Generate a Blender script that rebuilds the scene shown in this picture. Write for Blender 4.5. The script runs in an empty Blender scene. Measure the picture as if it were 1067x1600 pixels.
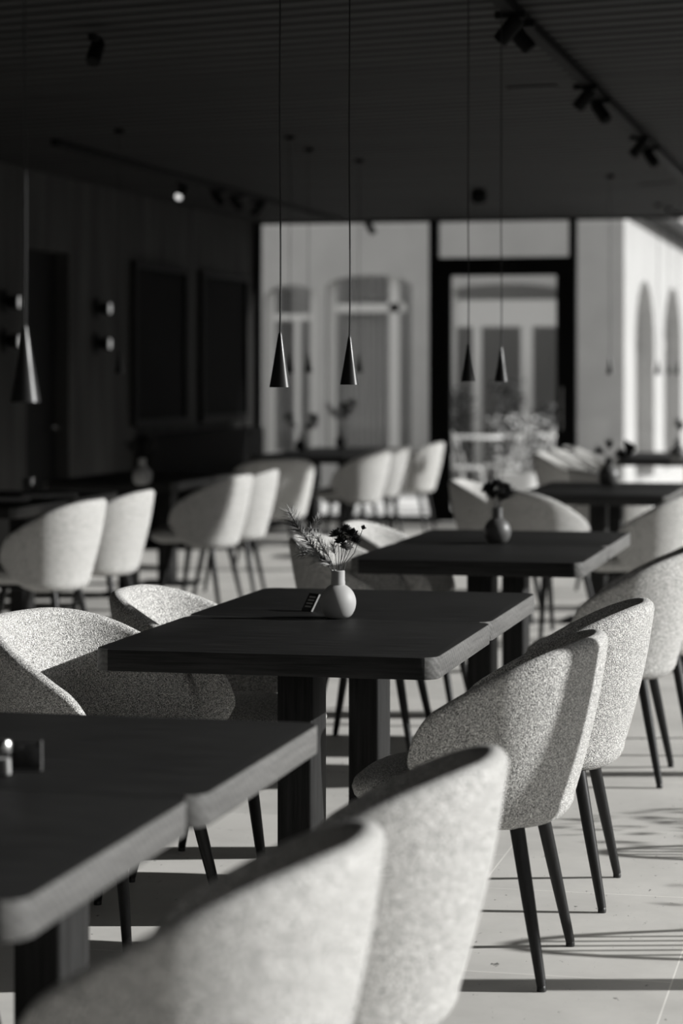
import bpy, bmesh, math, random
from mathutils import Vector, Matrix, geometry
random.seed(7)
PI = math.pi
C = bpy.context.scene.collection
S = bpy.context.scene

# ------------------------------------------------------------------ camera
F = 3700.0; CX = 533.5; HY = 580.0; H = 1.45
T = math.atan(847 / 3700)
FW = Vector((-math.sin(T), math.cos(T), 0)); RT = Vector((math.cos(T), math.sin(T), 0))
cd = bpy.data.cameras.new('camera'); cam = bpy.data.objects.new('camera', cd); C.objects.link(cam)
cam.location = (0, 0, H); cam.rotation_euler = (PI / 2, 0, T)
cd.sensor_fit = 'VERTICAL'; cd.sensor_height = 36; cd.sensor_width = 24
cd.lens = F / 1600 * 36; cd.shift_y = -(800 - HY) / 1600
cd.clip_end = 300
cd.dof.use_dof = True; cd.dof.focus_distance = 6.2; cd.dof.aperture_fstop = 2.6
S.camera = cam

# ------------------------------------------------------------------ world, sun, exposure
w = bpy.data.worlds.new('sky'); S.world = w; w.use_nodes = True
w.node_tree.nodes['Background'].inputs[0].default_value = (0.86, 0.86, 0.85, 1)
w.node_tree.nodes['Background'].inputs[1].default_value = 0.95
SUN_EL = math.radians(21.5); SUN_AZ = T + math.radians(0.5)
sd = bpy.data.lights.new('sun', 'SUN'); sd.energy = 6.6; sd.angle = math.radians(0.6); sd.color = (1, 1, 0.99)
so = bpy.data.objects.new('sun', sd); C.objects.link(so)
sv = Vector((math.cos(SUN_AZ) * math.cos(SUN_EL), math.sin(SUN_AZ) * math.cos(SUN_EL), math.sin(SUN_EL)))
so.rotation_euler = sv.to_track_quat('Z', 'Y').to_euler(); so.location = (20, 6, 10)
S.view_settings.view_transform = 'Standard'; S.view_settings.look = 'None'
S.view_settings.gamma = 1; S.view_settings.exposure = 0.0
S.view_settings.use_curve_mapping = False

def at(px, py, z):
    """point of height z seen at pixel"""
    d = F * (H - z) / (py - HY)
    p = FW * d + RT * ((px - CX) * d / F)
    return Vector((p.x, p.y, z))
def at_d(px, py, d):
    p = FW * d + RT * ((px - CX) * d / F)
    return Vector((p.x, p.y, H - (py - HY) * d / F))
def at_Y(px, py, Y):
    u = (px - CX) / F
    return at_d(px, py, Y / (FW.y + u * RT.y))
def at_X(px, py, X):
    u = (px - CX) / F
    return at_d(px, py, X / (FW.x + u * RT.x))

# ------------------------------------------------------------------ materials
def g(v, warm=0.02): return (v, v * (1 - warm * .4), v * (1 - warm * 1.3), 1)
def mat(name, v, rough=0.6, metal=0.0, spec=0.5):
    m = bpy.data.materials.new(name); m.use_nodes = True
    b = m.node_tree.nodes['Principled BSDF']
    b.inputs['Base Color'].default_value = g(v); b.inputs['Roughness'].default_value = rough
    b.inputs['Metallic'].default_value = metal; b.inputs['Specular IOR Level'].default_value = spec
    return m
def nd(m, t, **kw):
    n = m.node_tree.nodes.new(t)
    for k, v in kw.items():
        if k in n.inputs.keys(): n.inputs[k].default_value = v
        else: setattr(n, k, v)
    return n
def ln(m, a, b): m.node_tree.links.new(a, b)
def coords(m, scale=(1, 1, 1), rot=(0, 0, 0), loc=(0, 0, 0)):
    tc = nd(m, 'ShaderNodeTexCoord'); mp = nd(m, 'ShaderNodeMapping')
    mp.inputs['Scale'].default_value = scale; mp.inputs['Rotation'].default_value = rot; mp.inputs['Location'].default_value = loc
    ln(m, tc.outputs['Object'], mp.inputs['Vector']); return mp.outputs['Vector']
def ramp(m, fac, stops):
    r = nd(m, 'ShaderNodeValToRGB'); e = r.color_ramp.elements
    while len(e) > 1: e.remove(e[-1])
    e[0].position = stops[0][0]; e[0].color = g(stops[0][1])
    for p, v in stops[1:]:
        x = e.new(p); x.color = g(v)
    ln(m, fac, r.inputs['Fac']); return r.outputs['Color']
def bsdf(m): return m.node_tree.nodes['Principled BSDF']
def bump(m, h, strength, dist):
    b = nd(m, 'ShaderNodeBump', Strength=strength, Distance=dist)
    ln(m, h, b.inputs['Height']); ln(m, b.outputs['Normal'], bsdf(m).inputs['Normal'])
def mul(m, a, b):
    x = nd(m, 'ShaderNodeMix', data_type='RGBA', blend_type='MULTIPLY'); x.inputs[0].default_value = 1
    ln(m, a, x.inputs[6]); ln(m, b, x.inputs[7]); return x.outputs[2]

def fabric_mat():
    m = mat('boucle_fabric', .4, .95, spec=.15)
    v = coords(m)
    n1 = nd(m, 'ShaderNodeTexNoise', Scale=470.0, Detail=2.0, Roughness=.6); ln(m, v, n1.inputs['Vector'])
    n2 = nd(m, 'ShaderNodeTexNoise', Scale=150.0, Detail=2.0); ln(m, v, n2.inputs['Vector'])
    vo = nd(m, 'ShaderNodeTexVoronoi', Scale=330.0); ln(m, v, vo.inputs['Vector'])
    c1 = ramp(m, n1.outputs['Fac'], [(.41, .07), (.5, .50), (.59, 1.0)])
    c2 = ramp(m, n2.outputs['Fac'], [(.3, .66), (.7, 1.15)])
    ln(m, mul(m, c1, c2), bsdf(m).inputs['Base Color'])
    ad = nd(m, 'ShaderNodeMath', operation='ADD'); ln(m, n1.outputs['Fac'], ad.inputs[0]); ln(m, vo.outputs['Distance'], ad.inputs[1])
    bump(m, ad.outputs[0], .7, .0025)
    bsdf(m).inputs['Sheen Weight'].default_value = .15
    return m
def wood_mat(name, lo, hi, axis, rough=.45, ring=False, spec=.35):
    m = mat(name, hi, rough, spec=spec)
    sc = {'x': (3, 70, 70), 'z': (60, 60, 3), 'y': (70, 3, 70)}[axis]
    v = coords(m, sc)
    n = nd(m, 'ShaderNodeTexNoise', Scale=1.6, Detail=6.0, Roughness=.65); ln(m, v, n.inputs['Vector'])
    col = ramp(m, n.outputs['Fac'], [(.3, lo), (.7, hi)])
    if ring:
        v2 = coords(m, (1, 1, 1.0), (0, .5, 0))
        wv = nd(m, 'ShaderNodeTexWave', Scale=26.0, Distortion=5.0, Detail=2.0); wv.inputs['Detail Scale'].default_value = 1.2
        wv.wave_type = 'BANDS'; wv.bands_direction = 'DIAGONAL'; ln(m, v2, wv.inputs['Vector'])
        c2 = ramp(m, wv.outputs['Fac'], [(0, .8), (1, 1.12)])
        col = mul(m, col, c2)
    ln(m, col, bsdf(m).inputs['Base Color'])
    bump(m, n.outputs['Fac'], .25, .0015)
    return m
M = {}
M['fabric'] = fabric_mat()
M['top'] = wood_mat('dark_oak_top', .006, .032, 'x', .55, spec=.045)
M['edge'] = wood_mat('dark_oak_end_grain_sunlit', .095, .165, 'y', .6, ring=True, spec=.2)  # rings are end grain; the paler tone paints sunlight onto the ends
M['side'] = wood_mat('dark_oak_side', .012, .04, 'x', .6, spec=.15)
M['leg'] = wood_mat('dark_oak_post', .007, .026, 'z', .6, spec=.15)
M['cleg'] = wood_mat('black_stained_ash', .008, .022, 'z', .42, spec=.3)
M['glide'] = mat('black_plastic', .01, .4)
M['cone'] = mat('bronze_lacquer', .03, .32, .6, .6)
M['cone_in'] = mat('cone_inside', .25, .5)
M['cord'] = mat('black_cord', .008, .7)
M['black'] = mat('black_metal', .006, .7, spec=.12)
M['dark'] = mat('dark_paint', .008, .8, spec=.1)
M['ceramic'] = mat('pale_ceramic', .40, .55, spec=.35)
M['ceramic_dark'] = mat('grey_ceramic', .10, .45)
M['white'] = mat('white_paint', .55, .7)
M['plaster'] = mat('plaster', .52, .9, spec=.1)
M['linen'] = mat('linen', .5, .9)
M['curtain'] = mat('curtain', .42, .9)
M['card'] = mat('card_black', .015, .5); M['card_print'] = mat('card_print', .6, .6); M['card_edge'] = mat('acrylic', .28, .3)
M['stem'] = mat('stem', .06, .8); M['petal'] = mat('dark_petal', .018, .8); M['petal_light'] = mat('dry_petal', .35, .8)
M['velvet'] = mat('dark_velvet', .012, .9, spec=.05)
M['steel'] = mat('steel', .6, .25, 1.0)
def leaf():
    m = mat('pine_needle', .10, .55); n = nd(m, 'ShaderNodeTexNoise', Scale=30.0)
    ln(m, coords(m), n.inputs['Vector']); ln(m, ramp(m, n.outputs['Fac'], [(.42, .03), (.58, .5)]), bsdf(m).inputs['Base Color']); return m
M['needle'] = leaf()
M['needle_dark'] = mat('dark_needle', .02, .7)
n = nd(M['plaster'], 'ShaderNodeTexNoise', Scale=2.0, Detail=5.0); ln(M['plaster'], coords(M['plaster']), n.inputs['Vector'])
ln(M['plaster'], ramp(M['plaster'], n.outputs['Fac'], [(.3, .35), (.7, .40)]), bsdf(M['plaster']).inputs['Base Color'])
def glass_mat(name, tint, k=1.0):
    m = bpy.data.materials.new(name); m.use_nodes = True; nt = m.node_tree
    nt.nodes.remove(nt.nodes['Principled BSDF']); out = nt.nodes['Material Output']
    tr = nt.nodes.new('ShaderNodeBsdfTransparent'); tr.inputs[0].default_value = g(tint, 0)
    gl = nt.nodes.new('ShaderNodeBsdfGlossy'); gl.inputs['Roughness'].default_value = .02
    fr = nt.nodes.new('ShaderNodeFresnel'); fr.inputs[0].default_value = 1.45
    mm = nt.nodes.new('ShaderNodeMath'); mm.operation = 'MULTIPLY'; mm.inputs[1].default_value = k
    nt.links.new(fr.outputs[0], mm.inputs[0])
    mx = nt.nodes.new('ShaderNodeMixShader'); nt.links.new(mm.outputs[0], mx.inputs[0])
    nt.links.new(tr.outputs[0], mx.inputs[1]); nt.links.new(gl.outputs[0], mx.inputs[2]); nt.links.new(mx.outputs[0], out.inputs[0])
    return m
M['pane'] = glass_mat('window_glass', .96, .6)
M['tumbler'] = glass_mat('clear_glass', .85, 1.6)
def emit(name, v, s):
    m = mat(name, v); b = bsdf(m); b.inputs['Emission Color'].default_value = g(1); b.inputs['Emission Strength'].default_value = s; return m
M['highlight_glow'] = emit('lamp_highlight_glow', .5, .4)
M['spot_on'] = emit('spot_lens', .6, .9)

def floor_mat():
    m = mat('travertine', .7, .55, spec=.3)
    v = coords(m, (1, 1, 1), (0, 0, -PI / 2), (0.0, 0.0, 0))
    tc = nd(m, 'ShaderNodeTexCoord'); sx = nd(m, 'ShaderNodeSeparateXYZ'); cb = nd(m, 'ShaderNodeCombineXYZ')
    ln(m, tc.outputs['Object'], sx.inputs[0])
    ax = nd(m, 'ShaderNodeMath', operation='ADD'); ax.inputs[1].default_value = 5.59 + .616 * 20   # joints at X=-.49-.616k
    ay = nd(m, 'ShaderNodeMath', operation='ADD'); ay.inputs[1].default_value = 40.35
    ax.inputs[1].default_value = .49 + .616 * 40
    ln(m, sx.outputs['X'], ax.inputs[0]); ln(m, sx.outputs['Y'], ay.inputs[0])
    ln(m, ay.outputs[0], cb.inputs['X']); ln(m, ax.outputs[0], cb.inputs['Y'])
    br = nd(m, 'ShaderNodeTexBrick', Scale=1.0); br.offset = .5
    br.inputs['Brick Width'].default_value = .92; br.inputs['Row Height'].default_value = .616
    br.inputs['Mortar Size'].default_value = .0022; br.inputs['Mortar Smooth'].default_value = .1
    br.inputs['Color1'].default_value = g(.60); br.inputs['Color2'].default_value = g(.67); br.inputs['Mortar'].default_value = g(.9)
    ln(m, cb.outputs[0], br.inputs['Vector'])
    n = nd(m, 'ShaderNodeTexNoise', Scale=2.6, Detail=8.0, Roughness=.65); ln(m, tc.outputs['Object'], n.inputs['Vector'])
    c1 = ramp(m, n.outputs['Fac'], [(.3, .86), (.7, 1.08)])
    mp = nd(m, 'ShaderNodeMapping'); mp.inputs['Scale'].default_value = (1, .45, 1); ln(m, tc.outputs['Object'], mp.inputs[0])
    n2 = nd(m, 'ShaderNodeTexNoise', Scale=34.0, Detail=5.0, Roughness=.7); ln(m, mp.outputs[0], n2.inputs['Vector'])
    c2 = ramp(m, n2.outputs['Fac'], [(.32, .28), (.36, 1.0)])
    ln(m, mul(m, mul(m, br.outputs['Color'], c1), c2), bsdf(m).inputs['Base Color'])
    bump(m, c2, .3, .002)
    return m
M['floor'] = floor_mat()
def ceil_mat():
    m = mat('slatted_ceiling', .02, .75, spec=.12)
    v = coords(m, (1, 1, 1), (0, 0, math.radians(15)))
    wv = nd(m, 'ShaderNodeTexWave', Scale=1.75, Distortion=0.0); wv.bands_direction = 'Y'; ln(m, v, wv.inputs['Vector'])
    v3 = coords(m, (.3, 5, 1), (0, 0, math.radians(15)))
    n = nd(m, 'ShaderNodeTexNoise', Scale=1.5, Detail=3.0); ln(m, v3, n.inputs['Vector'])
    c = mul(m, ramp(m, wv.outputs['Fac'], [(0, .004), (.4, .020), (1, .040)]), ramp(m, n.outputs['Fac'], [(.3, .6), (.7, 1.2)]))
    ln(m, c, bsdf(m).inputs['Base Color']); bump(m, wv.outputs['Fac'], .8, .03); return m
M['ceil'] = ceil_mat()
def board_mat():
    m = mat('wood_cladding', .05, .8, spec=.1)
    v = coords(m, (1, 1, .15))
    n = nd(m, 'ShaderNodeTexNoise', Scale=5.0, Detail=5.0); ln(m, v, n.inputs['Vector'])
    wv = nd(m, 'ShaderNodeTexWave', Scale=2.2); wv.bands_direction = 'Y'; wv.wave_profile = 'SAW'; ln(m, coords(m), wv.inputs['Vector'])
    c = mul(m, ramp(m, n.outputs['Fac'], [(.3, .028), (.7, .062)]), ramp(m, wv.outputs['Fac'], [(0, .35), (.06, .95), (1, 1.05)]))
    ln(m, c, bsdf(m).inputs['Base Color']); return m
M['board'] = board_mat()
M['wallgrey'] = mat('dark_wall', .04, .9, spec=.1)
M['paving'] = mat('paving', .7, .9)
M['hedge'] = mat('sky_block_dark', .06, .9)
M['asphalt'] = mat('terrace_stone', .22, .9)

# ------------------------------------------------------------------ mesh helpers
def obj(name, bm, m, parent=None, smooth=True):
    bmesh.ops.recalc_face_normals(bm, faces=bm.faces)
    me = bpy.data.meshes.new(name); bm.to_mesh(me); bm.free()
    ms = m if isinstance(m, (list, tuple)) else [m]
    for x in ms: me.materials.append(x)
    if smooth:
        for p in me.polygons: p.use_smooth = True
        try: me.set_sharp_from_angle(angle=math.radians(38))
        except Exception: pass
    o = bpy.data.objects.new(name, me); C.objects.link(o)
    if parent: o.parent = parent
    return o
def tag(o, label, cat, group=None):
    o['label'] = label; o['category'] = cat
    if group: o['group'] = group
    return o
def thing(name, label, cat, loc=(0, 0, 0), rz=0, group=None):
    o = bpy.data.objects.new(name, None); C.objects.link(o); o.empty_display_size = .1
    o.location = loc; o.rotation_euler = (0, 0, rz); return tag(o, label, cat, group)
def struct(name, bm, m, parent=None, smooth=False):
    o = obj(name, bm, m, parent, smooth)
    if not parent: o['kind'] = 'structure'
    return o
def dup(root, loc, rz=None, label=None, group=None):
    r = root.copy(); C.objects.link(r); r.location = loc
    if rz is not None: r.rotation_euler = (0, 0, rz)
    if label: r['label'] = label
    if group: r['group'] = group
    for ch in list(root.children):
        c = ch.copy(); C.objects.link(c); c.parent = r
        for q in list(ch.children):
            d = q.copy(); C.objects.link(d); d.parent = c
    return r
def NB(): return bmesh.new()
def box(bm, x0, x1, y0, y1, z0, z1, bev=0, seg=2):
    vs = [bm.verts.new((x, y, z)) for x in (x0, x1) for y in (y0, y1) for z in (z0, z1)]
    fs = []
    for q in ((0, 1, 3, 2), (4, 6, 7, 5), (0, 4, 5, 1), (2, 3, 7, 6), (0, 2, 6, 4), (1, 5, 7, 3)):
        fs.append(bm.faces.new([vs[i] for i in q]))
    if bev:
        es = set(e for f in fs for e in f.edges)
        bmesh.ops.bevel(bm, geom=list(es), offset=bev, segments=seg, profile=.5, affect='EDGES')
    return bm
def lathe(bm, prof, n=32, c=(0, 0, 0)):
    rings = []
    for r, z in prof:
        if r < 1e-6: rings.append([bm.verts.new((c[0], c[1], c[2] + z))])
        else: rings.append([bm.verts.new((c[0] + r * math.cos(2 * PI * i / n), c[1] + r * math.sin(2 * PI * i / n), c[2] + z)) for i in range(n)])
    for a, b in zip(rings, rings[1:]):
        for i in range(n):
            j = (i + 1) % n
            if len(a) == 1 and len(b) == 1: continue
            if len(a) == 1: bm.faces.new((a[0], b[i], b[j]))
            elif len(b) == 1: bm.faces.new((a[i], a[j], b[0]))
            else: bm.faces.new((a[i], a[j], b[j], b[i]))
    return bm
def tube(bm, pts, rad, n=8):
    pts = [Vector(p) for p in pts]; rads = rad if isinstance(rad, (list, tuple)) else [rad] * len(pts)
    rings = []
    for i, p in enumerate(pts):
        t = (pts[min(i + 1, len(pts) - 1)] - pts[max(i - 1, 0)]).normalized()
        a = t.orthogonal() if abs(t.z) > .95 else t.cross(Vector((0, 0, 1)))
        if abs(t.z) > .95: a = Vector((1, 0, 0)) - t * t.x
        a.normalize(); b = t.cross(a)
        rings.append([bm.verts.new(p + (a * math.cos(2 * PI * k / n) + b * math.sin(2 * PI * k / n)) * rads[i]) for k in range(n)])
    for a, b in zip(rings, rings[1:]):
        for k in range(n): bm.faces.new((a[k], a[(k + 1) % n], b[(k + 1) % n], b[k]))
    bm.faces.new(rings[0]); bm.faces.new(rings[-1]); return bm
def rrect(x0, x1, y0, y1, r, n=6):
    out = []
    for cx, cy, a0 in ((x1 - r, y1 - r, 0), (x0 + r, y1 - r, PI / 2), (x0 + r, y0 + r, PI), (x1 - r, y0 + r, 1.5 * PI)):
        for k in range(n + 1):
            a = a0 + PI / 2 * k / n; out.append((cx + r * math.cos(a), cy + r * math.sin(a)))
    return out
def slab(bm, x0, x1, y0, y1, z0, z1, r, e, n=6, mats=False):
    """rounded-plan slab with eased edges"""
    rings = []
    prof = [(e, z0), (e * .3, z0 + e * .3), (0, z0 + e), (0, z1 - e), (e * .3, z1 - e * .3), (e, z1)]
    for o, z in prof:
        rings.append([bm.verts.new((x, y, z)) for x, y in rrect(x0 + o, x1 - o, y0 + o, y1 - o, max(r - o, .001), n)])
    N = len(rings[0])
    for a, b in zip(rings, rings[1:]):
        for k in range(N):
            f = bm.faces.new((a[k], a[(k + 1) % N], b[(k + 1) % N], b[k]))
            if mats: f.material_index = 2 if abs((a[k].co.x + b[k].co.x) / 2) < max(abs(x0), abs(x1)) - r * .75 else 1
    bm.faces.new(rings[0]); bm.faces.new(rings[-1]); return bm

# ------------------------------------------------------------------ setting
HC = 2.90; XL = -5.98; XG = 0.92; YR = 22.3; YB = -4.0
struct('floor', box(NB(), XL - .3, XG + .1, YB, YR + .12, -.1, 0), M['floor'])
struct('ceiling', box(NB(), XL - .3, XG + .35, YB, YR + .35, HC, HC + .25), M['ceil'])
struct('wall_back', box(NB(), XL - .3, XG + .2, YB - .2, YB, 0, HC), M['wallgrey'])
# left wall with a doorway
p = at_X(42, 500, XL); q = at_X(108, 500, XL); DY0, DY1 = p.y, q.y
bm = NB()
box(bm, XL - .2, XL, YB, DY0, 0, HC); box(bm, XL - .2, XL, DY1, YR + .1, 0, HC); box(bm, XL - .2, XL, DY0, DY1, 2.34, HC)
struct('wall_left', bm, M['board'])
struct('trim_1', box(NB(), XL - .9, XL - .2, DY0 - .3, DY1 + .3, -.02, 2.5), M['dark'])
bm = NB(); box(bm, XL - .16, XL - .11, DY0, DY1, 0, 2.34)
d1 = struct('door_1', bm, M['dark'])
struct('door_handle', tube(NB(), [(XL - .11, DY1 - .08, 1.03), (XL - .06, DY1 - .08, 1.03), (XL - .06, DY1 - .2, 1.03)], .009), M['steel'], d1)
k = 1
for (a, b) in ((204, 287), (310, 381)):
    ya, yb = at_X(a, 500, XL).y, at_X(b, 500, XL).y
    bm = NB()
    for (u0, u1, v0, v1) in ((ya, ya + .05, 1.0, 2.35), (yb - .05, yb, 1.0, 2.35), (ya + .05, yb - .05, 1.0, 1.05), (ya + .05, yb - .05, 2.30, 2.35)):
        box(bm, XL + .002, XL + .045, u0, u1, v0, v1)
    wn = struct('window_%d' % k, bm, M['black'])
    struct('dark_pane', box(NB(), XL + .003, XL + .02, ya + .05, yb - .05, 1.05, 2.30), mat('dark_pane', .004, .8, spec=.05), wn)
    k += 1
struct('baseboard_left', box(NB(), XL, XL + .015, DY1 + .02, YR, 0, .1), M['dark'])

# rear glazing with the black door
bm = NB()
DX = [at_Y(x, 500, YR).x for x in (671, 684, 889, 900)]
def zat(py, px=785): return at_Y(px, py, YR).z
xr0 = XL
box(bm, xr0, DX[0], YR, YR + .08, 0, .06); box(bm, DX[3], XG, YR, YR + .08, 0, .06)
box(bm, xr0, XG, YR, YR + .08, HC - .02, HC)
for x in (XL + .03, ): box(bm, x - .03, x + .03, YR, YR + .08, 0, HC)
xx = [DX[3] + 2.6]
for x in xx: box(bm, x - .03, x + .03, YR, YR + .08, 0, HC)
fr = struct('trim_2', bm, M['black'])
struct('window_3', box(NB(), XL + .06, DX[0], YR + .03, YR + .045, .06, HC - .05), M['pane'])
struct('window_4', box(NB(), DX[3], XG, YR + .03, YR + .045, .06, HC - .05), M['pane'])
bm = NB()
box(bm, DX[0], DX[1], YR - .03, YR + .1, 0, HC); box(bm, DX[2], DX[3], YR - .03, YR + .1, 0, HC)
zt0, zt1 = zat(430), zat(402)
box(bm, DX[1], DX[2], YR - .03, YR + .1, zt0, zt1)
struct('trim_3', bm, M['black'])
GX = [at_Y(x, 500, YR).x for x in (704, 869)]
bm = NB(); box(bm, DX[1], GX[0], YR, YR + .07, 0.01, zt0); box(bm, GX[1], DX[2], YR, YR + .07, 0.01, zt0)
box(bm, GX[0], GX[1], YR, YR + .07, 0.01, .12)
dr = struct('door_2', bm, M['black'])
struct('door_pane', box(NB(), GX[0], GX[1], YR + .03, YR + .04, .12, zt0), M['pane'], dr)
struct('door_handle', tube(NB(), [(GX[1] + .06, YR, .9), (GX[1] + .06, YR - .06, .9), (GX[1] + .06, YR - .06, 1.3), (GX[1] + .06, YR, 1.3)], .012), M['steel'], dr)
struct('window_5', box(NB(), DX[1], DX[2], YR + .03, YR + .04, zt1, HC), M['pane'])
# exit sign box above the door
e = at_Y(783, 413, YR - .05)
t = thing('exit_lamp', 'small dark lamp box mounted above the black framed glass door', 'emergency light', (e.x, YR - .03, e.z))
obj('housing', box(NB(), -.12, .12, -.05, 0, -.06, .06, .008), M['black'], t)
obj('lens', lathe(NB(), [(0, 0), (.03, 0), (.035, .01), (.02, .02), (0, .024)], 16), M['tumbler'], t).location = (0.0, -.055, .02)

# right glass wall: posts, rails, panes (sun comes through it)
bm = NB()
posts = [YB + .1 + 0]
y = at_Y(900, 1538, 1).y
YP = []
y0 = at(1000, 1538, 0)
sdir = Vector((math.cos(SUN_AZ), math.sin(SUN_AZ)))
yp0 = y0.y + (XG - y0.x) * math.tan(SUN_AZ)
yy = yp0 - 3.0 * 3
while yy < YR: YP.append(yy); yy += 3.0
for yy in YP: box(bm, XG - .03, XG + .05, yy - .045, yy + .045, 0, HC)
box(bm, XG - .03, XG + .05, YB, YR, HC - .10, HC); box(bm, XG - .03, XG + .05, YB, YR, 0, .07)
struct('trim_4', bm, M['black'])
struct('window_6', box(NB(), XG + .005, XG + .015, YB, YR, .07, HC - .10), M['pane'])

# ------------------------------------------------------------------ outside
struct('ground', box(NB(), -30, XL - .3, -20, 60, -.16, -.04), M['paving'])
struct('terrace', box(NB(), XG + .1, 60, -20, 60, -.14, -.02), M['asphalt'])
struct('courtyard', box(NB(), XL - .3, XG + .1, YR + .12, 60, -.14, -.02), M['paving'])
YF = 28.0
XC = at_Y(975, 500, YF).x; ZS = at_Y(975, 333, YF).z + .06

def wall_with_openings(bm, L, Ht, ops, depth, to_world):
    """ops: (u0,u1,v0,v1spring,rise). front skin + reveals"""
    def opening(o, n=12):
        u0, u1, v0, v1, rise = o
        pts = [(u0, v0), (u1, v0)]
        cx = (u0 + u1) / 2; hw = (u1 - u0) / 2
        for k in range(n + 1):
            a = PI * k / n; pts.append((cx + hw * math.cos(a), v1 + rise * math.sin(a)))
        return pts
    loops = [[(0, 0), (L, 0), (L, Ht), (0, Ht)]] + [opening(o) for o in ops]
    flat = [p for l in loops for p in l]
    tris = geometry.tessellate_polygon([[Vector((a, b, 0)) for a, b in l] for l in loops])
    for d in (0, depth):
        vs = [bm.verts.new(to_world(a, b, d)) for a, b in flat]
        for tr in tris:
            try: bm.faces.new([vs[i] for i in tr])
            except Exception: pass
    for l in loops:
        a = [bm.verts.new(to_world(x, z, 0)) for x, z in l]; b = [bm.verts.new(to_world(x, z, depth)) for x, z in l]
        for i in range(len(l)):
            j = (i + 1) % len(l); bm.faces.new((a[i], a[j], b[j], b[i]))
    return bm
bld = thing('plaster_building', 'pale plastered building with arched openings beyond the rear glazing', 'building', (XC, YF, 0))
W0 = -11.0
def fx(px): return at_Y(px, 500, YF).x - XC          # local x (negative)
def fz(px, py): return at_Y(px, py, YF).z
OF = [(fx(413), fx(494), .35, fz(450, 462), .16), (fx(509), fx(644), .35, fz(575, 446), .16), (fx(697), fx(886), .0, fz(790, 455), .12)]
ops = [(a - W0, b - W0, c, d, e) for a, b, c, d, e in OF]
front = wall_with_openings(NB(), -W0, 4.4, ops, .3, lambda u, v, d: (W0 + u, d, v - .03))
obj('front_wall', front, M['plaster'], bld, smooth=False)
def sy(px): return at_X(px, 500, XC).y - YF
def sh(s): return (s[0] - .3, s[1] - .3) + s[2:]
s1 = (sy(993), sy(1022), .1, 1.85, .80); s2 = (sy(1037), sy(1064), .1, 1.80, .9); s3 = (sy(1078), sy(1100), .1, 1.8, .9)
side = wall_with_openings(NB(), 29.7, 4.4, [sh(s1), sh(s2), sh(s3)], .35, lambda u, v, d: (-d, .3 + u, v - .03))
obj('side_wall', side, M['plaster'], bld, smooth=False)
obj('eave', box(NB(), -.35, .28, -.02, 30, ZS, ZS + .14), M['wallgrey'], bld, smooth=False)
# windows of the front wall
for i, (a, b, z0, z1, rise) in enumerate(OF):
    bm = NB(); cx = (a + b) / 2
    box(bm, a, a + .10, .12, .2, z0, z1 + .05); box(bm, b - (.10 if i != 1 else .03), b, .12, .2, z0, z1 + .05)
    box(bm, a + .1, b - .1, .12, .2, z0, z0 + .12)
    if i == 1:
        box(bm, b - .31, b - .18, .12, .2, z0 + .12, z1 + .12); box(bm, a + .1, b - .1, .12, .2, z1 - .32, z1 - .22)
    elif i == 0:
        box(bm, a + .1, b - .1, .12, .2, z1 - .3, z1 - .22); box(bm, cx + .03, cx + .09, .12, .2, z0 + .12, z1 - .3)
    else:
        box(bm, a + .1, b - .1, .10, .22, z1 - .42, z1 - .1); box(bm, cx + .16, cx + .30, .10, .2, 0, z1 - .42); box(bm, cx - .42, cx - .32, .10, .2, 0, z1 - .42)
    wf = obj('window_frame', bm, M['white'], bld, smooth=False)
    obj('pane', box(NB(), a + .02, b - .02, .155, .165, z0, z1 + rise), M['pane'], wf, smooth=False)
    # curtains hanging behind the panes: folds
    if i < 2:
        spans = [(a + .12, cx - .05)] if i == 0 else [(a + .16, b - .30)]
        for (c0, c1) in spans:
            bm = NB(); n = 40; rows = []
            for k in range(n + 1):
                x = c0 + (c1 - c0) * k / n; yo = .32 + .03 * math.sin(k * 1.3)
                rows.append((bm.verts.new((x, yo, z0 + .02)), bm.verts.new((x, yo, z1 + .1)), bm.verts.new((x, yo + .01, z1 + .1)), bm.verts.new((x, yo + .01, z0 + .02))))
            for r0, r1 in zip(rows, rows[1:]):
                for q in range(4): bm.faces.new((r0[q], r1[q], r1[(q + 1) % 4], r0[(q + 1) % 4]))
            obj('curtain', bm, M['curtain'], bld)
obj('room_lining', box(NB(), W0 + .2, -.4, 2.4, 2.5, -.02, 4.3), mat('inner_wall', .4, .9), bld, smooth=False)
obj('inner_floor', box(NB(), W0 + .2, -.4, .3, 2.4, -.03, .01), M['curtain'], bld, smooth=False)
for (u0, u1, z0, z1, rise) in (s1, s2, s3):
    bm = NB(); cx = (u0 + u1) / 2
    box(bm, -.3, -.24, u0, u1, z1 - .12, z1 + .12); box(bm, -.3, -.24, u0 + .02, u0 + .12, z0, z1); box(bm, -.3, -.24, u1 - .12, u1 - .02, z0, z1)
    box(bm, -.3, -.24, cx - .06, cx + .06, z0, z1); box(bm, -.3, -.24, u0 + .1, u1 - .1, z0, z0 + .1)
    wf = obj('window_frame', bm, M['white'], bld, smooth=False)
    obj('pane', box(NB(), -.33, -.30, u0 - .05, u1 + .05, z0, z1 + rise), mat('side_pane', .30, .3), wf, smooth=False)

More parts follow.
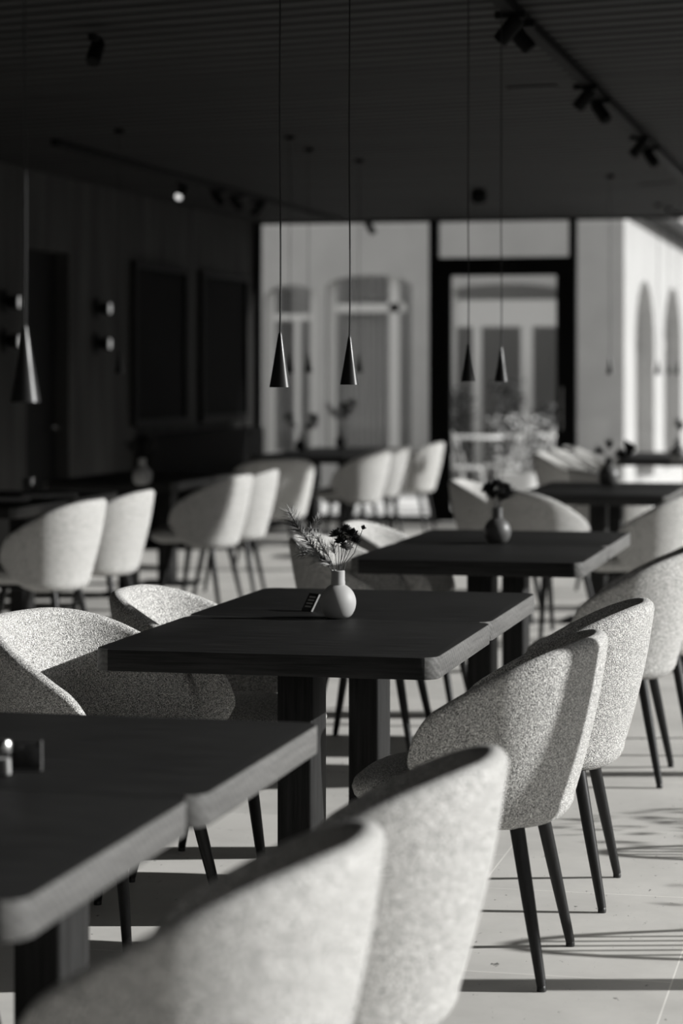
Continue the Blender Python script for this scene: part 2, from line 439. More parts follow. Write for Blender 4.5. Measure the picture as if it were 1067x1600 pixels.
# courtyard furniture seen through the door (blurred)
def bistro_table(loc, label):
    t = thing('bistro_table', label, 'table', loc)
    obj('table_top', lathe(NB(), [(0, .72), (.33, .72), (.34, .735), (.33, .75), (0, .75)], 28), M['white'], t)
    obj('stem', lathe(NB(), [(.02, .02), (.02, .72)], 12), M['black'], t)
    obj('base', lathe(NB(), [(0, 0), (.2, 0), (.2, .015), (.03, .03), (0, .03)], 24), M['black'], t); return t
def bistro_chair(loc, rz, label, m='white', group=None):
    t = thing('bistro_chair', label, 'chair', loc, rz, group)
    obj('seat', lathe(NB(), [(0, .44), (.2, .44), (.21, .455), (.2, .47), (0, .475)], 24), M[m], t)
    bm = NB(); pts = []
    for k in range(17):
        a = PI * k / 16; pts.append((-.19 - .08 * math.sin(a), .20 * math.cos(a), .46 + .42 * math.sin(a)))
    tube(bm, pts, .014)
    obj('back_hoop', bm, M[m], t)
    bm = NB()
    for yy in (-.1, -.05, 0, .05, .1):
        tube(bm, [(-.19, yy, .46), (-.265, yy, .46 + .42 * math.sqrt(1 - (yy / .2) ** 2))], .008, 6)
    obj('back_spindles', bm, M[m], t)
    for sx in (-1, 1):
        for s in (-1, 1): obj('leg', tube(NB(), [(sx * .14, s * .14, .45), (sx * .19, s * .18, 0)], .012), M[m], t)
    return t
def planter(loc, label, hgt=.5, n=260, m='needle', pot='white', sp=.35):
    t = thing('potted_shrub', label, 'plant', loc)
    obj('pot', lathe(NB(), [(0, 0), (.17, 0), (.22, .4), (.235, .42), (.2, .42), (.19, .36), (0, .36)], 24), M[pot], t)
    bm = NB()
    for _ in range(n):
        a = random.uniform(0, 2 * PI); r = sp * random.random() ** .6; z = .45 + hgt * random.random()
        c = Vector((r * math.cos(a), r * math.sin(a), z)); d = Vector((random.uniform(-1, 1), random.uniform(-1, 1), random.uniform(-.3, 1))).normalized()
        s = d.orthogonal().normalized() * .02; u = d * .07
        bm.faces.new([bm.verts.new(c), bm.verts.new(c + u * .5 + s), bm.verts.new(c + u), bm.verts.new(c + u * .5 - s)])
    obj('foliage', bm, M[m], t, smooth=False)
    bm = NB()
    for k in range(5): tube(bm, [(0, 0, .34), (.12 * math.cos(k * 1.3), .12 * math.sin(k * 1.3), .45 + hgt * .8)], .008, 6)
    obj('stem', bm, M['stem'], t); return t
def gy(px, py, z=0.0, Y=None):
    p = at_Y(px, 500, Y); return (p.x, p.y, z - .02)
bistro_table(gy(738, 0, 0, 26.0), 'round white outdoor table seen through left half of glass door')
bistro_table(gy(830, 0, 0, 26.7), 'round white outdoor table seen through right half of glass door')
bistro_chair(gy(722, 0, 0, 24.6), 1.0, 'white hooped outdoor chair at the left edge of the glass door')
bistro_chair(gy(786, 0, 0, 25.2), 2.8, 'white hooped outdoor chair between the two round outdoor tables')
bistro_chair(gy(855, 0, 0, 25.6), 2.2, 'white hooped outdoor chair at the right edge of the glass door')
planter(gy(815, 0, 0, 24.4), 'leafy shrub in white pot seen through the glass door', .55)
planter(gy(712, 0, 0, 27.5), 'dark leafy shrub by the wall behind the outdoor tables', .8, 500, 'needle_dark', 'ceramic_dark', .22)
planter(gy(790, 0, 0, 27.55), 'tall dark shrub in grey pot behind the left round outdoor table', .9, 500, 'needle_dark', 'ceramic_dark', .22)
planter(gy(858, 0, 0, 27.55), 'dark shrub in grey pot at the right end of the courtyard wall', .6, 400, 'needle_dark', 'ceramic_dark', .22)

def terrace_set():
    bistro_chair((1.45, 6.55, -.02), .5, 'black hooped terrace chair just outside the glazing, near one', 'black')
    bistro_chair((1.55, 7.55, -.02), -.4, 'black hooped terrace chair just outside the glazing, far one', 'black')
    planter((2.15, 8.25, -.02), 'leafy potted shrub outside the side glazing', .75, 420, 'needle', 'ceramic_dark', .42)
    planter((2.25, 7.1, -.02), 'second leafy potted shrub on the terrace between hooped chairs', .6, 260, 'needle', 'ceramic_dark', .4)
terrace_set()
# terrace outside the right glazing: unseen hedge added to block low sky light; chairs shade the floor
bm = NB()
tag(obj('sky_block_hedge', box(bm, 13.5, 15, -12, 46, -.02, 4.6, .3), M['hedge']), 'unseen tall hedge block added to cut sky light from the terrace side', 'hedge')

# ------------------------------------------------------------------ chair
def chair_shell():
    bm = NB()
    XA = .122; WY = .283; XB = -.272; N = 34
    st = []          # stations: (x, y, nx, ny) reference plan at z=.60
    pl = []
    for k in range(13):                                   # arm, from front
        x = XA - (XA + .02) * k / 12; inn = .03 * max(0, (x - 0.0) / XA) ** 2
        pl.append((x, WY - inn))
    for k in range(1, N):
        a = PI * k / N; e = .92
        cx = -.02; rx = abs(XB - cx)
        pl.append((cx - rx * math.sin(a) ** e, WY * math.copysign(abs(math.cos(a)) ** e, math.cos(a))))
    for k in range(12, -1, -1):
        x, y = pl[k]; pl.append((x, -y))
    P = len(pl); rings = []
    for i, (x, y) in enumerate(pl):
        a = Vector(pl[max(i - 1, 0)]); b = Vector(pl[min(i + 1, P - 1)]); t = (b - a).normalized(); nrm = Vector((-t.y, t.x))
        if nrm.dot(Vector((x + .02 if x < -.02 else 0, y))) < 0: nrm = -nrm
        # rim and lower edge heights along depth
        f = (x - XB) / (XA - XB)                          # 0 back .. 1 arm front
        zr = .828 - .015 * f - .245 * f ** 1.12
        if f < .12: zr = .826 - .0 * f
        f0 = (x - XB) / .447; zr = .815 - .25 * (max(0, f0 - .02)) ** 1.25
        zb = .365 + .09 * max(0, (f - .45) / .55) ** 2
        e = max(0, (f - .80) / .20)
        if e > 0:                                         # egg-shaped arm end
            mid = (zr * .45 + zb * .55); sc = math.sqrt(max(0.0, 1 - min(e, .985) ** 2.4))
            zr = mid + (zr - mid) * sc; zb = mid - (mid - zb) * sc
            th = .024 * (.35 + .65 * sc)
        else: th = .023
        th *= 1 - .25 * f
        back = max(0, 1 - f * 1.6)
        k_ = .17 + .05 * back
        def off(z): return (z - .60) * k_ + (.012 * math.sin(max(0, min(1, (z - .38) / .45)) * PI))
        prof = []
        r = min(.055, (zr - zb) * .4)
        for q in range(6):                                # lower outer corner
            a_ = PI / 2 * q / 5; prof.append((off(zb + r) - r * (1 - math.sin(a_)), zb + r * (1 - math.cos(a_))))
        for q in range(1, 8):
            z = zb + r + (zr - th - zb - r) * q / 7; prof.append((off(z), z))
        zt = zr - th; o0 = off(zt)
        for q in range(1, 8):                             # rounded rim
            a_ = PI * q / 8; prof.append((o0 - th + th * math.cos(a_), zt + th * math.sin(a_)))
        for q in range(0, 7):
            z = zt + (zb + .02 - zt) * q / 6; prof.append((off(z) - 2 * th - .012 * (q / 6), z))
        rings.append([bm.verts.new((x + nrm.x * o, y + nrm.y * o, z)) for o, z in prof])
    n = len(rings[0])
    for a, b in zip(rings, rings[1:]):
        for k in range(n): bm.faces.new((a[k], a[(k + 1) % n], b[(k + 1) % n], b[k]))
    bm.faces.new(rings[0]); bm.faces.new(rings[-1]); return bm
def pad(bm, cx, ax, ay, z0, z1, p=3.2, pz=2.3, n=48, m=14, crown=0):
    cz = (z0 + z1) / 2; hz = (z1 - z0) / 2; rings = []
    for j in range(m + 1):
        t = -PI / 2 + PI * j / m
        cz_ = math.copysign(abs(math.sin(t)) ** (2 / pz), math.sin(t)); cr = abs(math.cos(t)) ** (2 / pz)
        if j in (0, m): rings.append([bm.verts.new((cx, 0, cz + hz * cz_ + (crown if j == m else 0)))]); continue
        ring = []
        for k in range(n):
            a = 2 * PI * k / n
            ux = math.copysign(abs(math.cos(a)) ** (2 / p), math.cos(a)); uy = math.copysign(abs(math.sin(a)) ** (2 / p), math.sin(a))
            ring.append(bm.verts.new((cx + ax * ux * cr, ay * uy * cr, cz + hz * cz_ + (crown * (1 - cr) if t > 0 else 0))))
        rings.append(ring)
    for a, b in zip(rings, rings[1:]):
        for k in range(n):
            kk = (k + 1) % n
            if len(a) == 1: bm.faces.new((a[0], b[k], b[kk]))
            elif len(b) == 1: bm.faces.new((a[k], a[kk], b[0]))
            else: bm.faces.new((a[k], a[kk], b[kk], b[k]))
    return bm
G_CH = None
def make_chair(label):
    t = thing('tub_chair', label, 'chair')
    obj('backrest', chair_shell(), M['fabric'], t)
    obj('seat', pad(NB(), .036, .262, .230, .375, .505, crown=.012), M['fabric'], t)
    obj('seat_base', pad(NB(), .02, .215, .195, .368, .42, 2.8, 4), M['dark'], t)
    for sx in (-1, 1):
        for s in (-1, 1):
            top = Vector((.13 if sx > 0 else -.125, s * .165, .38)); ft = Vector((.20 if sx > 0 else -.195, s * .225, .012))
            mid = top.lerp(ft, .45)
            l = obj('leg', tube(NB(), [top, mid, top.lerp(ft, .93), ft], [.0185, .0165, .0125, .0115], 16), M['cleg'], t)
            obj('glide', lathe(NB(), [(0, 0), (.011, 0), (.0115, .008), (.009, .014), (0, .014)], 12, (ft.x, ft.y, 0)), M['glide'], l)
    return t
chair0 = None
def chair_at(cx, cy, rz, label):
    global chair0
    if chair0 is None:
        chair0 = make_chair(label); chair0.location = (cx, cy, 0); chair0.rotation_euler = (0, 0, rz); return chair0
    return dup(chair0, (cx, cy, 0), rz, label)
def chair_back(px, d, rz, label, z=.82):
    """chair whose rear top lies at that pixel column and distance"""
    p = FW * d + RT * ((px - CX) * d / F)
    return chair_at(p.x + .305 * math.cos(rz), p.y + .305 * math.sin(rz), rz, label)
LFT = PI; RGT = 0
# right side of the middle row, facing left
chair_at(-.970, 5.73, LFT - .02, 'grey boucle tub chair in sharp focus at the right of the middle table')
chair_at(-.935, 6.56, LFT + .02, 'pale tub chair directly behind the sharply focused one at the middle table')
chair_at(-.955, 8.50, LFT, 'tub chair cut by the right frame edge beside the second table')
chair_at(-.90, 9.22, LFT, 'mostly hidden tub chair beyond the one cut by the right frame edge')
# nearest
chair_back(776, 3.90, LFT - .03, 'large blurred tub chair second from the camera, with dark shaded rim')
chair_back(575, 3.22, LFT - .03, 'largest blurred tub chair nearest the camera at the bottom edge')
# left side of the middle row, facing right
chair_at(-1.955, 5.86, RGT - .27, 'tub chair with sunlit inner back at the left of the middle table')
chair_at(-1.88, 6.64, RGT - .03, 'tub chair behind the left one of the middle table, pale inner back')
chair_at(-1.93, 8.95, RGT, 'tub chair with one bright arm rim behind the pine sprig')
chair_at(-1.91, 9.75, RGT, 'tub chair half hidden behind dark flower heads of the vase')
chair_at(-1.86, 4.15, RGT, 'tub chair tucked at the left of the nearest table, only its legs in view')
# left row, right side
chair_back(155, 11.75, LFT - .03, 'sunlit tub chair at the far left edge of the frame')
chair_back(234, 12.65, LFT + .05, 'sunlit tub chair right beside the leftmost one, slim in view')
chair_back(387, 14.55, LFT - .05, 'sunlit tub chair at left centre, left one of a pair with dark legs')
chair_back(432, 15.3, LFT + .12, 'partly shaded tub chair right behind the left centre sunlit one')
chair_back(607, 19.4, LFT - .05, 'leftmost of three bright tub chairs in front of the door post')
chair_back(640, 20.2, LFT, 'middle one of three bright tub chairs in front of the door post')
chair_back(691, 21.2, LFT, 'rightmost of three bright tub chairs, touching the black door post in view')
p = at_d(408, 704, 17.2); chair_at(p.x, p.y + .3, PI / 2 + .5, 'shaded round backed tub chair left of the three bright chairs')
# fourth and fifth tables of the middle row
chair_back(706, 13.9, RGT, 'small tub chair with white inner back left of the dark pine vase')
p = at_d(800, 762, 12.75); chair_at(p.x + .15, p.y + .25, .75, 'shaded tub chair seen from behind right of the dark pine vase')
chair_back(1090, 12.5, LFT, 'shaded tub chair at the right frame edge behind the second table')
p = at_d(960, 740, 15.3); chair_at(p.x, p.y + .2, .55, 'tub chair with a thin sunlit rim behind the round vase on the fourth table')
chair_back(835, 18.6, RGT, 'leftmost of three bright slanted chair rims near the far table')
chair_back(858, 19.35, RGT, 'middle of three bright slanted chair rims near the far table')
chair_back(880, 20.1, RGT, 'rightmost of three bright slanted chair rims near the far table')

# ------------------------------------------------------------------ tables
def table(x0, x1, y0, y1, label, z=.75, rad=.05, post=0):
    cx, cy = (x0 + x1) / 2, (y0 + y1) / 2; hx, hy = (x1 - x0) / 2, (y1 - y0) / 2
    t = thing('dining_table', label, 'table', (cx, cy, 0))
    obj('table_top', slab(NB(), -hx, hx, -hy, hy, z - .055, z, rad, .003, 8, True), [M['top'], M['edge'], M['side']], t)
    obj('pedestal', slab(NB(), -.048, .048, -.085 + post, .085 + post, .012, z - .055, .012, .002, 4), M['leg'], t)
    obj('base_plate', slab(NB(), -.2, .2, -.2, .2, 0, .012, .03, .002, 4), M['black'], t)
    return t
table(-1.985, -1.105, 2.94, 3.738, 'nearest dark wooden table at the bottom left corner')
table(-1.97, -1.09, 3.742, 4.59, 'dark wooden table joined behind the nearest one, black card holder on it', post=.07)
table(-1.945, -1.062, 5.68, 6.518, 'sharply focused dark wooden table, front one with round vase at its far edge')
table(-1.95, -1.068, 6.522, 7.42, 'dark wooden table joined behind the sharply focused one')
table(-1.95, -1.07, 8.62, 9.45, 'dark table under the dark pine vase, front one of its pair')
table(-1.95, -1.07, 9.46, 10.32, 'dark table at the back of the pair carrying the dark pine vase')
table(-2.05, -1.17, 13.3, 14.15, 'fourth dark table with small glossy vase, front one of the pair')
table(-2.05, -1.17, 14.16, 14.95, 'fourth dark table pair, back one before the thin sunlit chair rim')
table(-2.1, -1.0, 18.9, 20.6, 'far dark table at the right beside the three bright slanted rims')
table(-5.2, -4.32, 11.4, 12.25, 'dark table at the left edge with napkins on it')
table(-5.2, -4.32, 12.26, 13.1, 'dark table at the left edge behind the napkins, with a tumbler')
table(-5.2, -4.32, 14.2, 15.05, 'dark table behind the left centre sunlit chair')
table(-5.2, -4.32, 15.06, 15.9, 'dark table in the shade before the wall bench')
table(-5.1, -4.25, 18.8, 19.9, 'dark table with a low flower arrangement before the rear windows')
table(-5.1, -4.25, 19.95, 21.2, 'dark table with a tall flower arrangement before the rear windows')

# wall bench
t = thing('wall_bench', 'long dark upholstered bench along the left wood wall', 'bench', (XL + .02, 13.0, 0))
obj('bench_seat', slab(NB(), .0, .55, 5.5, 9.1, .12, .46, .04, .02), M['velvet'], t)
obj('bench_back', slab(NB(), .0, .14, 5.5, 9.1, .46, .92, .04, .02), M['velvet'], t)
obj('plinth', box(NB(), .02, .48, 5.55, 9.05, 0, .12), M['black'], t, smooth=False)

# ------------------------------------------------------------------ pendants
def pendant(px, d, bot, label, wid=.0265, hgt=.136):
    p = at_d(px, bot, d)
    t = thing('pendant_lamp', label, 'lamp', (p.x, p.y, p.z))
    hw = wid
    obj('lamp_shade', lathe(NB(), [(hw - .002, .003), (hw, 0), (hw * .62, hgt * .42), (.0045, hgt - .006), (.002, hgt), (.001, hgt - .01), (hw * .6, hgt * .40), (hw - .002, .003)], 48), M['cone'], t)
    obj('diffuser', lathe(NB(), [(0, .012), (hw * .86, .012), (hw * .86, .015), (0, .015)], 24), M['cone_in'], t)
    zz = HC - p.z
    pts = [(0.0018 * math.sin(k * .9) * (1 - k / 12), 0, hgt - .004 + (zz - hgt - .02) * k / 12) for k in range(13)]
    obj('cord', tube(NB(), pts, .0021, 8), M['cord'], t)
    obj('ceiling_rose', lathe(NB(), [(0, zz), (.03, zz), (.03, zz - .022), (.027, zz - .025), (0, zz - .025)], 24), M['black'], t)
    return t
pendant(39, 4.15, 628, 'cone pendant lamp nearest the camera at the left, bright lit side')
pendant(437.5, 5.84, 605, 'sharp black cone pendant above the middle table, left of two')
pendant(546, 6.62, 601, 'sharp black cone pendant above the middle table, right of two')
pendant(731.5, 8.49, 596, 'blurred cone pendant before the glass door, left of two')
pendant(783, 9.23, 596, 'blurred cone pendant before the glass door, right of two')
pendant(953, 17.5, 585, 'small cone pendant before the grey wall right of the door')
pendant(186, 14.2, 583.5, 'small dark cone pendant hanging before the wood wall beside wall lamps')
pendant(453, 14.6, 583, 'small cone pendant behind the sharp left cone')
pendant(482, 15.4, 582, 'small cone pendant between the two sharp cones')
pendant(561, 16.2, 582, 'small cone pendant just right of the sharp right cone')
pendant(1028, 20.5, 585, 'tiny far cone pendant at right, first before the arches')
pendant(1045, 21.0, 585, 'tiny far cone pendant at right, second before the arches')
pendant(1058, 21.6, 585, 'tiny far cone pendant at right, nearest the frame edge')

# ------------------------------------------------------------------ track lights and ceiling fittings
def track(X, y0, y1, label):
    o = obj('light_track', box(NB(), X - .026, X + .026, y0, y1, HC - .045, HC - .001, .003), M['black']); return tag(o, label, 'track')
XT1 = -1.43; XT2 = -5.04
track(XT1, 8.0, 21.9, 'black lighting track crossing the ceiling at upper right')
track(XT2, 14.0, 21.9, 'black lighting track along the ceiling near the left wood wall')
spot0 = None
def spot(X, Y, rz, label, tilt=.7, on=False):
    t = thing('track_spotlight', label, 'spotlight', (X, Y, HC - .035), rz)
    obj('adapter', box(NB(), -.06, .06, -.016, .016, -.03, 0, .003), M['black'], t)
    obj('stem', lathe(NB(), [(0, -.06), (.01, -.06), (.01, -.03), (0, -.03)], 12), M['black'], t)
    dv = Vector((math.sin(tilt), 0, -math.cos(tilt))); c = Vector((0, 0, -.068)); a = c - dv * .05; b = c + dv * .065
    hd = obj('lamp_head', tube(NB(), [a, a + dv * .004, b - dv * .004, b], [.028, .032, .032, .030], 20), M['black'], t)
    obj('lens', tube(NB(), [b, b + dv * .004], [.026, .026], 20), M['spot_on'] if on else M['dark'], hd)
    return t
def ty(px, X): return at_X(px, 100, X).y
for (px, rz, lab) in ((797, PI, 'first spotlight at the top end of the right track, turned left'), (812, 0, 'first pair spotlight at the top end of the right track, turned away'),
                      (915, PI, 'second pair spotlight on the right track, turned left'), (938, -.6, 'second pair spotlight on the right track, lower one'),
                      (999, PI, 'third pair spotlight on the right track, turned left'), (1016, -.6, 'third pair spotlight on the right track, lower one')):
    spot(XT1, ty(px, XT1), rz, lab)
for (px, rz, lab) in ((340, 0, 'black spotlight on the left track, first before the rear glazing'), (368, .4, 'black spotlight on the left track, second before the rear glazing'),
                      (404, PI, 'black spotlight on the left track beside the glazing corner'), (578, -.5, 'small black spotlight hanging over the rear window')):
    X = XT2
    Y = min(ty(px, X), 21.6) if px != 578 else 21.7
    if px == 578: X = at_Y(578, 350, 21.7).x
    if px == 578:
        spot(X, Y, rz, lab)
    else: spot(X, Y, rz, lab)
q = at_d(284, 278, 17.8)
spot(q.x, q.y, -PI / 2 - .2, 'lit round spotlight glowing on the dark ceiling at left', .9, True)
q = at(150, 42, HC); spot(q.x, q.y, -PI / 2, 'faint dark spotlight near the upper left ceiling', .7)
q = at(748, 296, HC); o = tag(obj('ceiling_speaker', lathe(NB(), [(0, -.12), (.04, -.115), (.065, -.08), (.068, -.05), (.05, 0), (0, 0)], 24), M['black']), 'round black fitting on the ceiling above the glass door', 'ceiling fitting'); o.location = (q.x, q.y, HC)
for (x0, x1, yy, lab) in ((795, 870, 137, 'short black linear slot on the ceiling left of the track'), (1005, 1052, 288, 'short black linear slot on the ceiling right of the track')):
    a = at(x0, yy, HC); b = at(x1, yy - 4, HC); L = (b - a).length
    o = tag(obj('linear_diffuser', box(NB(), 0, L, -.03, .03, -.008, 0, .002), M['black']), lab, 'air vent'); o.location = (a.x, a.y, HC)
    o.rotation_euler = (0, 0, math.atan2(b.y - a.y, b.x - a.x))

# wall lamps
for (px, py, lab) in ((150, 482, 'upper round wall lamp of the pair right of the dark doorway'), (150, 537, 'lower round wall lamp of the pair right of the dark doorway'),
                      (6, 472, 'upper round wall lamp at the left frame edge'), (6, 533, 'lower round wall lamp at the left frame edge')):
    q = at_X(px, py, XL)
    t = thing('wall_lamp', lab, 'wall lamp', (XL, q.y, q.z))
    o = obj('back_plate', lathe(NB(), [(0, 0), (.085, 0), (.085, .012), (.07, .02), (0, .02)], 32), M['black'], t); o.rotation_euler = (0, PI / 2, 0)
    o = obj('lamp_head', lathe(NB(), [(0, .02), (.03, .02), (.045, .05), (.05, .1), (.042, .11), (0, .11)], 24), M['black'], t); o.rotation_euler = (0, PI / 2, 0)
    bm = NB(); bmesh.ops.create_uvsphere(bm, u_segments=20, v_segments=12, radius=.042)
    o = obj('highlight_oval', bm, M['highlight_glow'], t); o.location = (.115, 0, 0); o.scale = (.3, .32, 1.0)  # glowing oval stands in for a bright reflection on the lamp head

# ------------------------------------------------------------------ vases and sprigs
def vase(loc, label, s=1.0, m='ceramic'):
    R = .0515 * s
    t = thing('round_vase', label, 'vase', loc)
    prof = [(0, 0), (.024 * s, 0)]
    for k in range(1, 15):
        a = -PI / 2 + .48 + (PI - .48 - .40) * k / 14
        prof.append((R * math.cos(a), R * 1.055 * (math.sin(a) + math.sin(PI / 2 - .48 - .12)) if k > 1 else .0035))
    nk = .0195 * s; zt = .136 * s; R *= 1.01
    prof += [(nk + .001, R * 1.93 + .002), (nk, R * 1.93 + .008), (nk, zt - .002), (nk - .002, zt), (nk - .004, zt - .002), (nk - .004, R * 1.95), (0, R * 1.9)]
    obj('vase_body', lathe(NB(), prof, 48), M[m], t)
    return t
def pine(loc, label, stems, ln_=.05, m='needle', nn=26, rn=.0006, grp=None):
    """stems: list of polylines in local coords"""
    t = thing('pine_sprig', label, 'plant sprig', loc, 0, grp)
    b1 = NB(); b2 = NB()
    for pts, dens, L in stems:
        pts = [Vector(p) for p in pts]
        tube(b1, pts, [.0016 - .0009 * i / (len(pts) - 1) for i in range(len(pts))], 6)
        for i in range(1, len(pts)):
            a, b = pts[i - 1], pts[i]
            if i == 1 and len(pts) > 2: continue
            ax = (b - a).normalized(); o1 = ax.orthogonal().normalized(); o2 = ax.cross(o1)
            for k in range(dens):
                p = a.lerp(b, random.random()); an = random.uniform(0, 2 * PI); sp = random.uniform(.45, 1.0)
                d = (ax * math.cos(sp) + (o1 * math.cos(an) + o2 * math.sin(an)) * math.sin(sp)); Ln = L * random.uniform(.6, 1.1)
                e = p + d * Ln + Vector((0, 0, -Ln * .08)); md = p.lerp(e, .5) + Vector((0, 0, Ln * .03))
                w_ = d.orthogonal().normalized() * rn; w2 = d.cross(w_).normalized() * rn
                r0 = [b2.verts.new(q) for q in (p + w_, p - w_ * .5 + w2, p - w_ * .5 - w2)]; r1 = [b2.verts.new(q) for q in (md + w_, md - w_ * .5 + w2, md - w_ * .5 - w2)]
                tip = b2.verts.new(e)
                for q in range(3):
                    b2.faces.new((r0[q], r0[(q + 1) % 3], r1[(q + 1) % 3], r1[q])); b2.faces.new((r1[q], r1[(q + 1) % 3], tip))
    obj('branch', b1, M['stem'], t); obj('needles', b2, M[m], t, smooth=False); return t
def flower(loc, tipv, label, rad=.017, m='petal', bend=(0, 0, 0), n=34, plen=.018, open_=1.0):
    t = thing('dried_flower', label, 'flower', loc)
    tv = Vector(tipv); md = tv * .5 + Vector(bend)
    pts = [(Vector((0, 0, -.05))), Vector((0, 0, 0)).lerp(md, .5), md, md.lerp(tv, .6), tv]
    obj('stem', tube(NB(), pts, [.0011] * 5, 6), M['stem'], t)
    bm = NB(); ax = (tv - md).normalized(); o1 = ax.orthogonal().normalized(); o2 = ax.cross(o1)
    for k in range(n):
        an = k * 2.4; el = open_ * (0.15 + 1.35 * (k / n)); d = ax * math.cos(el) + (o1 * math.cos(an) + o2 * math.sin(an)) * math.sin(el)
        s = d.cross(ax); s = (s.normalized() if s.length > .01 else o1) * plen * .28; L = plen * random.uniform(.8, 1.15)
        c = tv + d * rad * .25; up = ax * plen * .12
        a = bm.verts.new(c - s * .4); b = bm.verts.new(c + s * .4); c1 = bm.verts.new(c + d * L * .6 + s + up); c2 = bm.verts.new(c + d * L * .6 - s + up)
        e = bm.verts.new(c + d * L); z = bm.verts.new(c + d * L * .55 - up * .8)
        bm.faces.new((a, b, z)); bm.faces.new((b, c1, z)); bm.faces.new((c1, e, z)); bm.faces.new((e, c2, z)); bm.faces.new((c2, a, z)); bm.faces.new((a, b, c1, e, c2))
    hd = obj('flower_head', bm, M[m], t, smooth=False)
    return t
V1 = at(528, 966, .75); Z1 = Vector((V1.x, V1.y, .75 + .131))
vase(V1, 'pale round ceramic vase with narrow neck on the sharply focused table')
def P(px, py, dd=0.0):     # local coordinates of a sprig point round the main vase neck
    v = at_d(px, py, 6.69 + dd) - Z1; return (v.x, v.y, v.z)
pine(Z1, 'long needled pale pine sprig leaning left out of the pale vase', [
    ([(0, 0, -.03), P(520, 885), P(498, 868), P(485, 850, -.02), P(468, 828, -.03), P(454, 803, -.03)], 95, .046),
    ([(0, 0, -.02), P(515, 872), P(500, 848), P(487, 833, .02)], 60, .044),
    ([(0, 0, -.02), P(508, 878), P(486, 866, .03), P(472, 862, .04)], 60, .046),
    ([(0, 0, -.02), P(524, 868), P(519, 852, -.02)], 50, .036),
    ([P(478, 836), P(486, 828, -.03), P(497, 812, -.04)], 75, .032)], m='needle')
for (px, py, dd, r, m, lab) in ((527, 838, 0, .02, 'petal', 'dark dried flower at the left of the bouquet in the pale vase'),
        (540, 832, .02, .02, 'petal', 'dark dried flower topmost in the bouquet of the pale vase'), (549, 838, -.01, .02, 'petal', 'dark dried flower right in the bouquet cluster of the pale vase'),
        (553, 847, .01, .017, 'petal', 'dark dried flower lowest right in the bouquet cluster'), (534, 848, -.02, .018, 'petal', 'dark dried flower at the front centre of the bouquet'),
        (541, 856, -.03, .013, 'petal_light', 'pale papery dried flower low in the bouquet')):
    flower(Z1, P(px, py, dd), lab, r, m, (0.004, 0, 0), 44, .019)
flower(Z1, P(566, 828), 'single dark bud on a bent stem rising right of the bouquet', .008, 'petal', (.012, 0, -.006), 14, .013, .6)
# second vase
V2 = at(777, 849, .75); Z2 = Vector((V2.x, V2.y, .75 + .13))
vase(V2, 'blurred dark round vase on the second table pair', 1.08, 'ceramic_dark')
pine(Z2, 'dark blurred pine sprig fanning out of the second vase', [
    ([(0, 0, -.02), (-.01, 0, .05), (-.03, 0, .09)], 90, .05), ([(0, 0, -.02), (.02, 0, .05), (.05, 0, .085)], 90, .05), ([(0, 0, -.02), (.0, .02, .05), (.01, .03, .09)], 80, .045),
    ([(0, 0, -.02), (.01, -.02, .04), (.03, -.03, .07)], 70, .05)], m='needle_dark', rn=.0012)
for (dx, dz, lab) in ((-.035, .085, 'dark flower head at left in the second vase'), (.0, .10, 'dark flower head at the middle of the second vase'), (.03, .085, 'dark flower head at right in the second vase')):
    flower(Z2, (dx, 0, dz), lab, .02, 'petal', (0, 0, 0), 40, .03)
# further vases
def far_vase(px, py, s, m, lab, lab2, tips, d=None):
    v = at(px, py, .75); vase(v, lab, s, m); z = Vector((v.x, v.y, .75 + .13 * s))
    pine(z, lab2, [([(0, 0, -.02), (a * .4, 0, b * .6), (a, 0, b)], 60, .06) for a, b in tips], m='needle_dark', rn=.002)
    return z
z = far_vase(951, 758, 1.25, 'ceramic_dark', 'small glossy vase on the fourth table', 'dark leafy sprig in the vase on the fourth table', [(-.06, .05), (.08, .04), (.12, .03), (.0, .09)])
flower(z, (.10, 0, .06), 'dark drooping flower right of the vase on the fourth table', .03, 'petal', (0, 0, .02), 40, .06)
z = far_vase(1059, 722, 1.3, 'ceramic_dark', 'dark far vase at the right frame edge', 'dark sprig in the far vase at the right frame edge', [(0, .15), (.03, .12)])
z = far_vase(470, 704, 1.0, 'ceramic_dark', 'dark vase before the rear left window', 'low dark sprig before the rear left window', [(-.09, .12), (.09, .12), (.13, .10)])
flower(z, (-.10, 0, .15), 'dark round flower head left of the low arrangement', .03, 'petal', (0, 0, 0), 40, .05)
flower(z, (.10, 0, .14), 'dark round flower head right of the low arrangement', .03, 'petal', (0, 0, 0), 40, .06)
z = far_vase(532, 699, 1.0, 'ceramic_dark', 'dark vase before the wide rear window', 'tall dark sprig before the wide rear window', [(-.12, .26), (.03, .2), (.10, .22), (-.05, .2)])
flower(z, (.03, 0, .22), 'dark flower head at the centre of the tall arrangement', .03, 'petal', (0, 0, 0), 40, .06)
flower(z, (.10, 0, .26), 'dark flower head at the right of the tall arrangement', .03, 'petal', (0, 0, 0), 40, .05)
v = at_d(222, 745, 14.6); v.z = .75
vase(v, 'dim vase in the shade on the left dark table', 1.2, 'ceramic')
pine(Vector((v.x, v.y, .9)), 'dim dark sprig above the vase in the shade at left', [([(0, 0, -.02), (-.03, 0, .05), (-.07, 0, .1)], 80, .07), ([(0, 0, -.02), (.03, 0, .05), (.06, 0, .12)], 80, .07)], m='needle_dark', rn=.002)

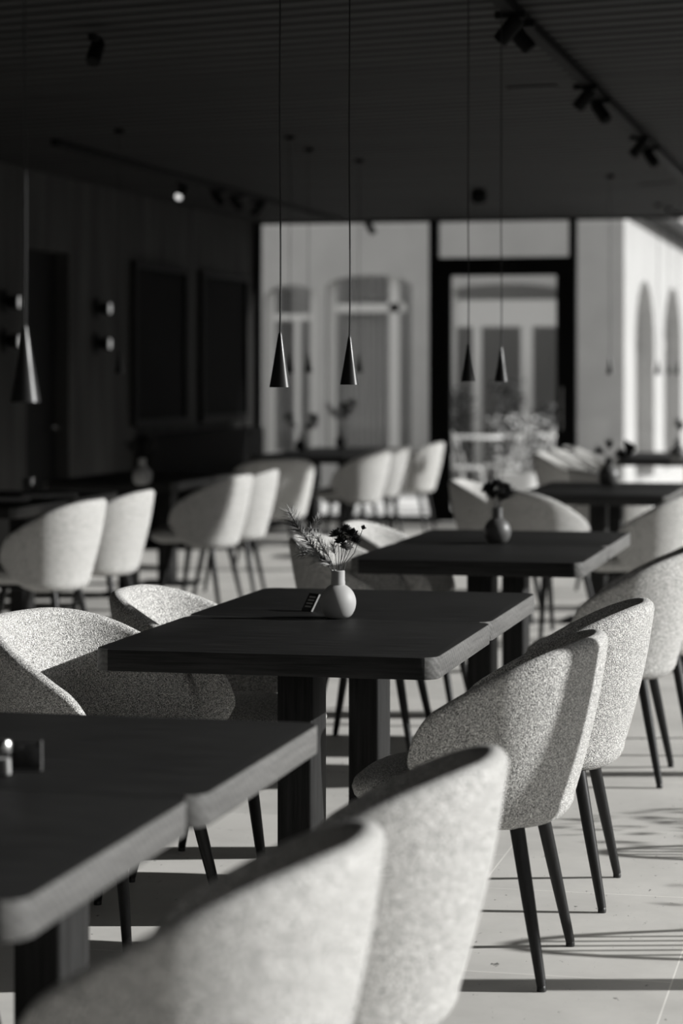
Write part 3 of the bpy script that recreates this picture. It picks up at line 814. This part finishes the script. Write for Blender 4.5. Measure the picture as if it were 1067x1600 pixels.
# ------------------------------------------------------------------ small things on tables
c = at(479, 955, .75)
t = thing('table_card', 'small black card with pale bars leaning against the pale vase', 'card', (c.x, c.y, .75), .35)
rot = Matrix.Rotation(math.radians(40), 4, 'Y')
o = obj('card_panel', box(NB(), -.0025, .0025, -.022, .022, 0, .058, .0008), M['card'], t); o.rotation_euler = (0, math.radians(33), .6)
pr = o
for k in range(4):
    q = obj('printed_bar', box(NB(), -.0032, -.0024, -.013, .013, .012 + k * .0105, .0165 + k * .0105), M['card_print'], pr, smooth=False)
q = obj('card_edge', box(NB(), -.0026, .0026, -.0232, -.022, 0, .058), M['card_edge'], pr, smooth=False)
# near table: shaker and card holder
c = at(5, 1212, .75)
t = thing('salt_shaker', 'small clear shaker with bright cap at the left frame edge on near table', 'shaker', c)
obj('body', lathe(NB(), [(0, 0), (.016, 0), (.017, .004), (.015, .042), (0, .042)], 24), M['tumbler'], t)
obj('salt_fill', lathe(NB(), [(0, .003), (.0135, .003), (.0125, .03), (0, .03)], 20), M['linen'], t)
obj('cap', lathe(NB(), [(0, .042), (.0155, .042), (.0155, .056), (.012, .062), (0, .063)], 24), M['steel'], t)
c = at(42, 1204, .75)
t = thing('card_holder', 'small dark card holder with a bright right edge on the near table', 'card holder', c, T)
obj('card', box(NB(), -.026, .024, -.002, .002, 0.002, .05, .0006), M['card'], t)
obj('bright_edge', box(NB(), .024, .0265, -.004, .004, 0.0, .052), M['card_edge'], t, smooth=False)
obj('foot', box(NB(), -.024, .024, -.012, .012, 0, .003), M['card'], t, smooth=False)
# left table: tumbler, napkins
def tumbler(loc, lab):
    o = tag(obj('tumbler', lathe(NB(), [(0, 0), (.028, 0), (.036, .1), (.034, .1), (.027, .008), (0, .008)], 28), M['tumbler']), lab, 'glass'); o.location = loc
v = at(45, 774, .75); tumbler(v, 'clear tumbler on the table at the left edge')
for (px, py, L, lab) in ((20, 783, .18, 'folded white napkin at the very left frame edge'), (57, 778, .16, 'folded white napkin beside the tumbler, left one'), (98, 777, .16, 'folded white napkin right of the tumbler')):
    v = at(px, py, .75)
    o = tag(obj('napkin', slab(NB(), -L / 2, L / 2, -.05, .05, 0, .018, .008, .005), M['linen']), lab, 'napkin'); o.location = v; o.rotation_euler = (0, 0, T + .05)

GR = {'tub_chair': 'upholstered tub chairs at the dining tables', 'dining_table': 'dark wooden dining tables in rows', 'pendant_lamp': 'cone pendant lamps on long cords',
      'track_spotlight': 'ceiling spotlights', 'wall_lamp': 'round wall lamps by the doorway', 'round_vase': 'round vases on the tables', 'light_track': 'ceiling light tracks',
      'pine_sprig': 'sprigs in the table vases', 'dried_flower': 'dried flowers in the table vases', 'napkin': 'folded napkins on the left table',
      'bistro_chair': 'hooped outdoor chairs', 'bistro_table': 'round outdoor tables', 'potted_shrub': 'potted shrubs outside', 'linear_diffuser': 'linear slots in the ceiling'}
for o in S.objects:
    k = o.name.split('.')[0]
    if o.parent is None and k in GR and 'category' in o.keys(): o['group'] = GR[k]
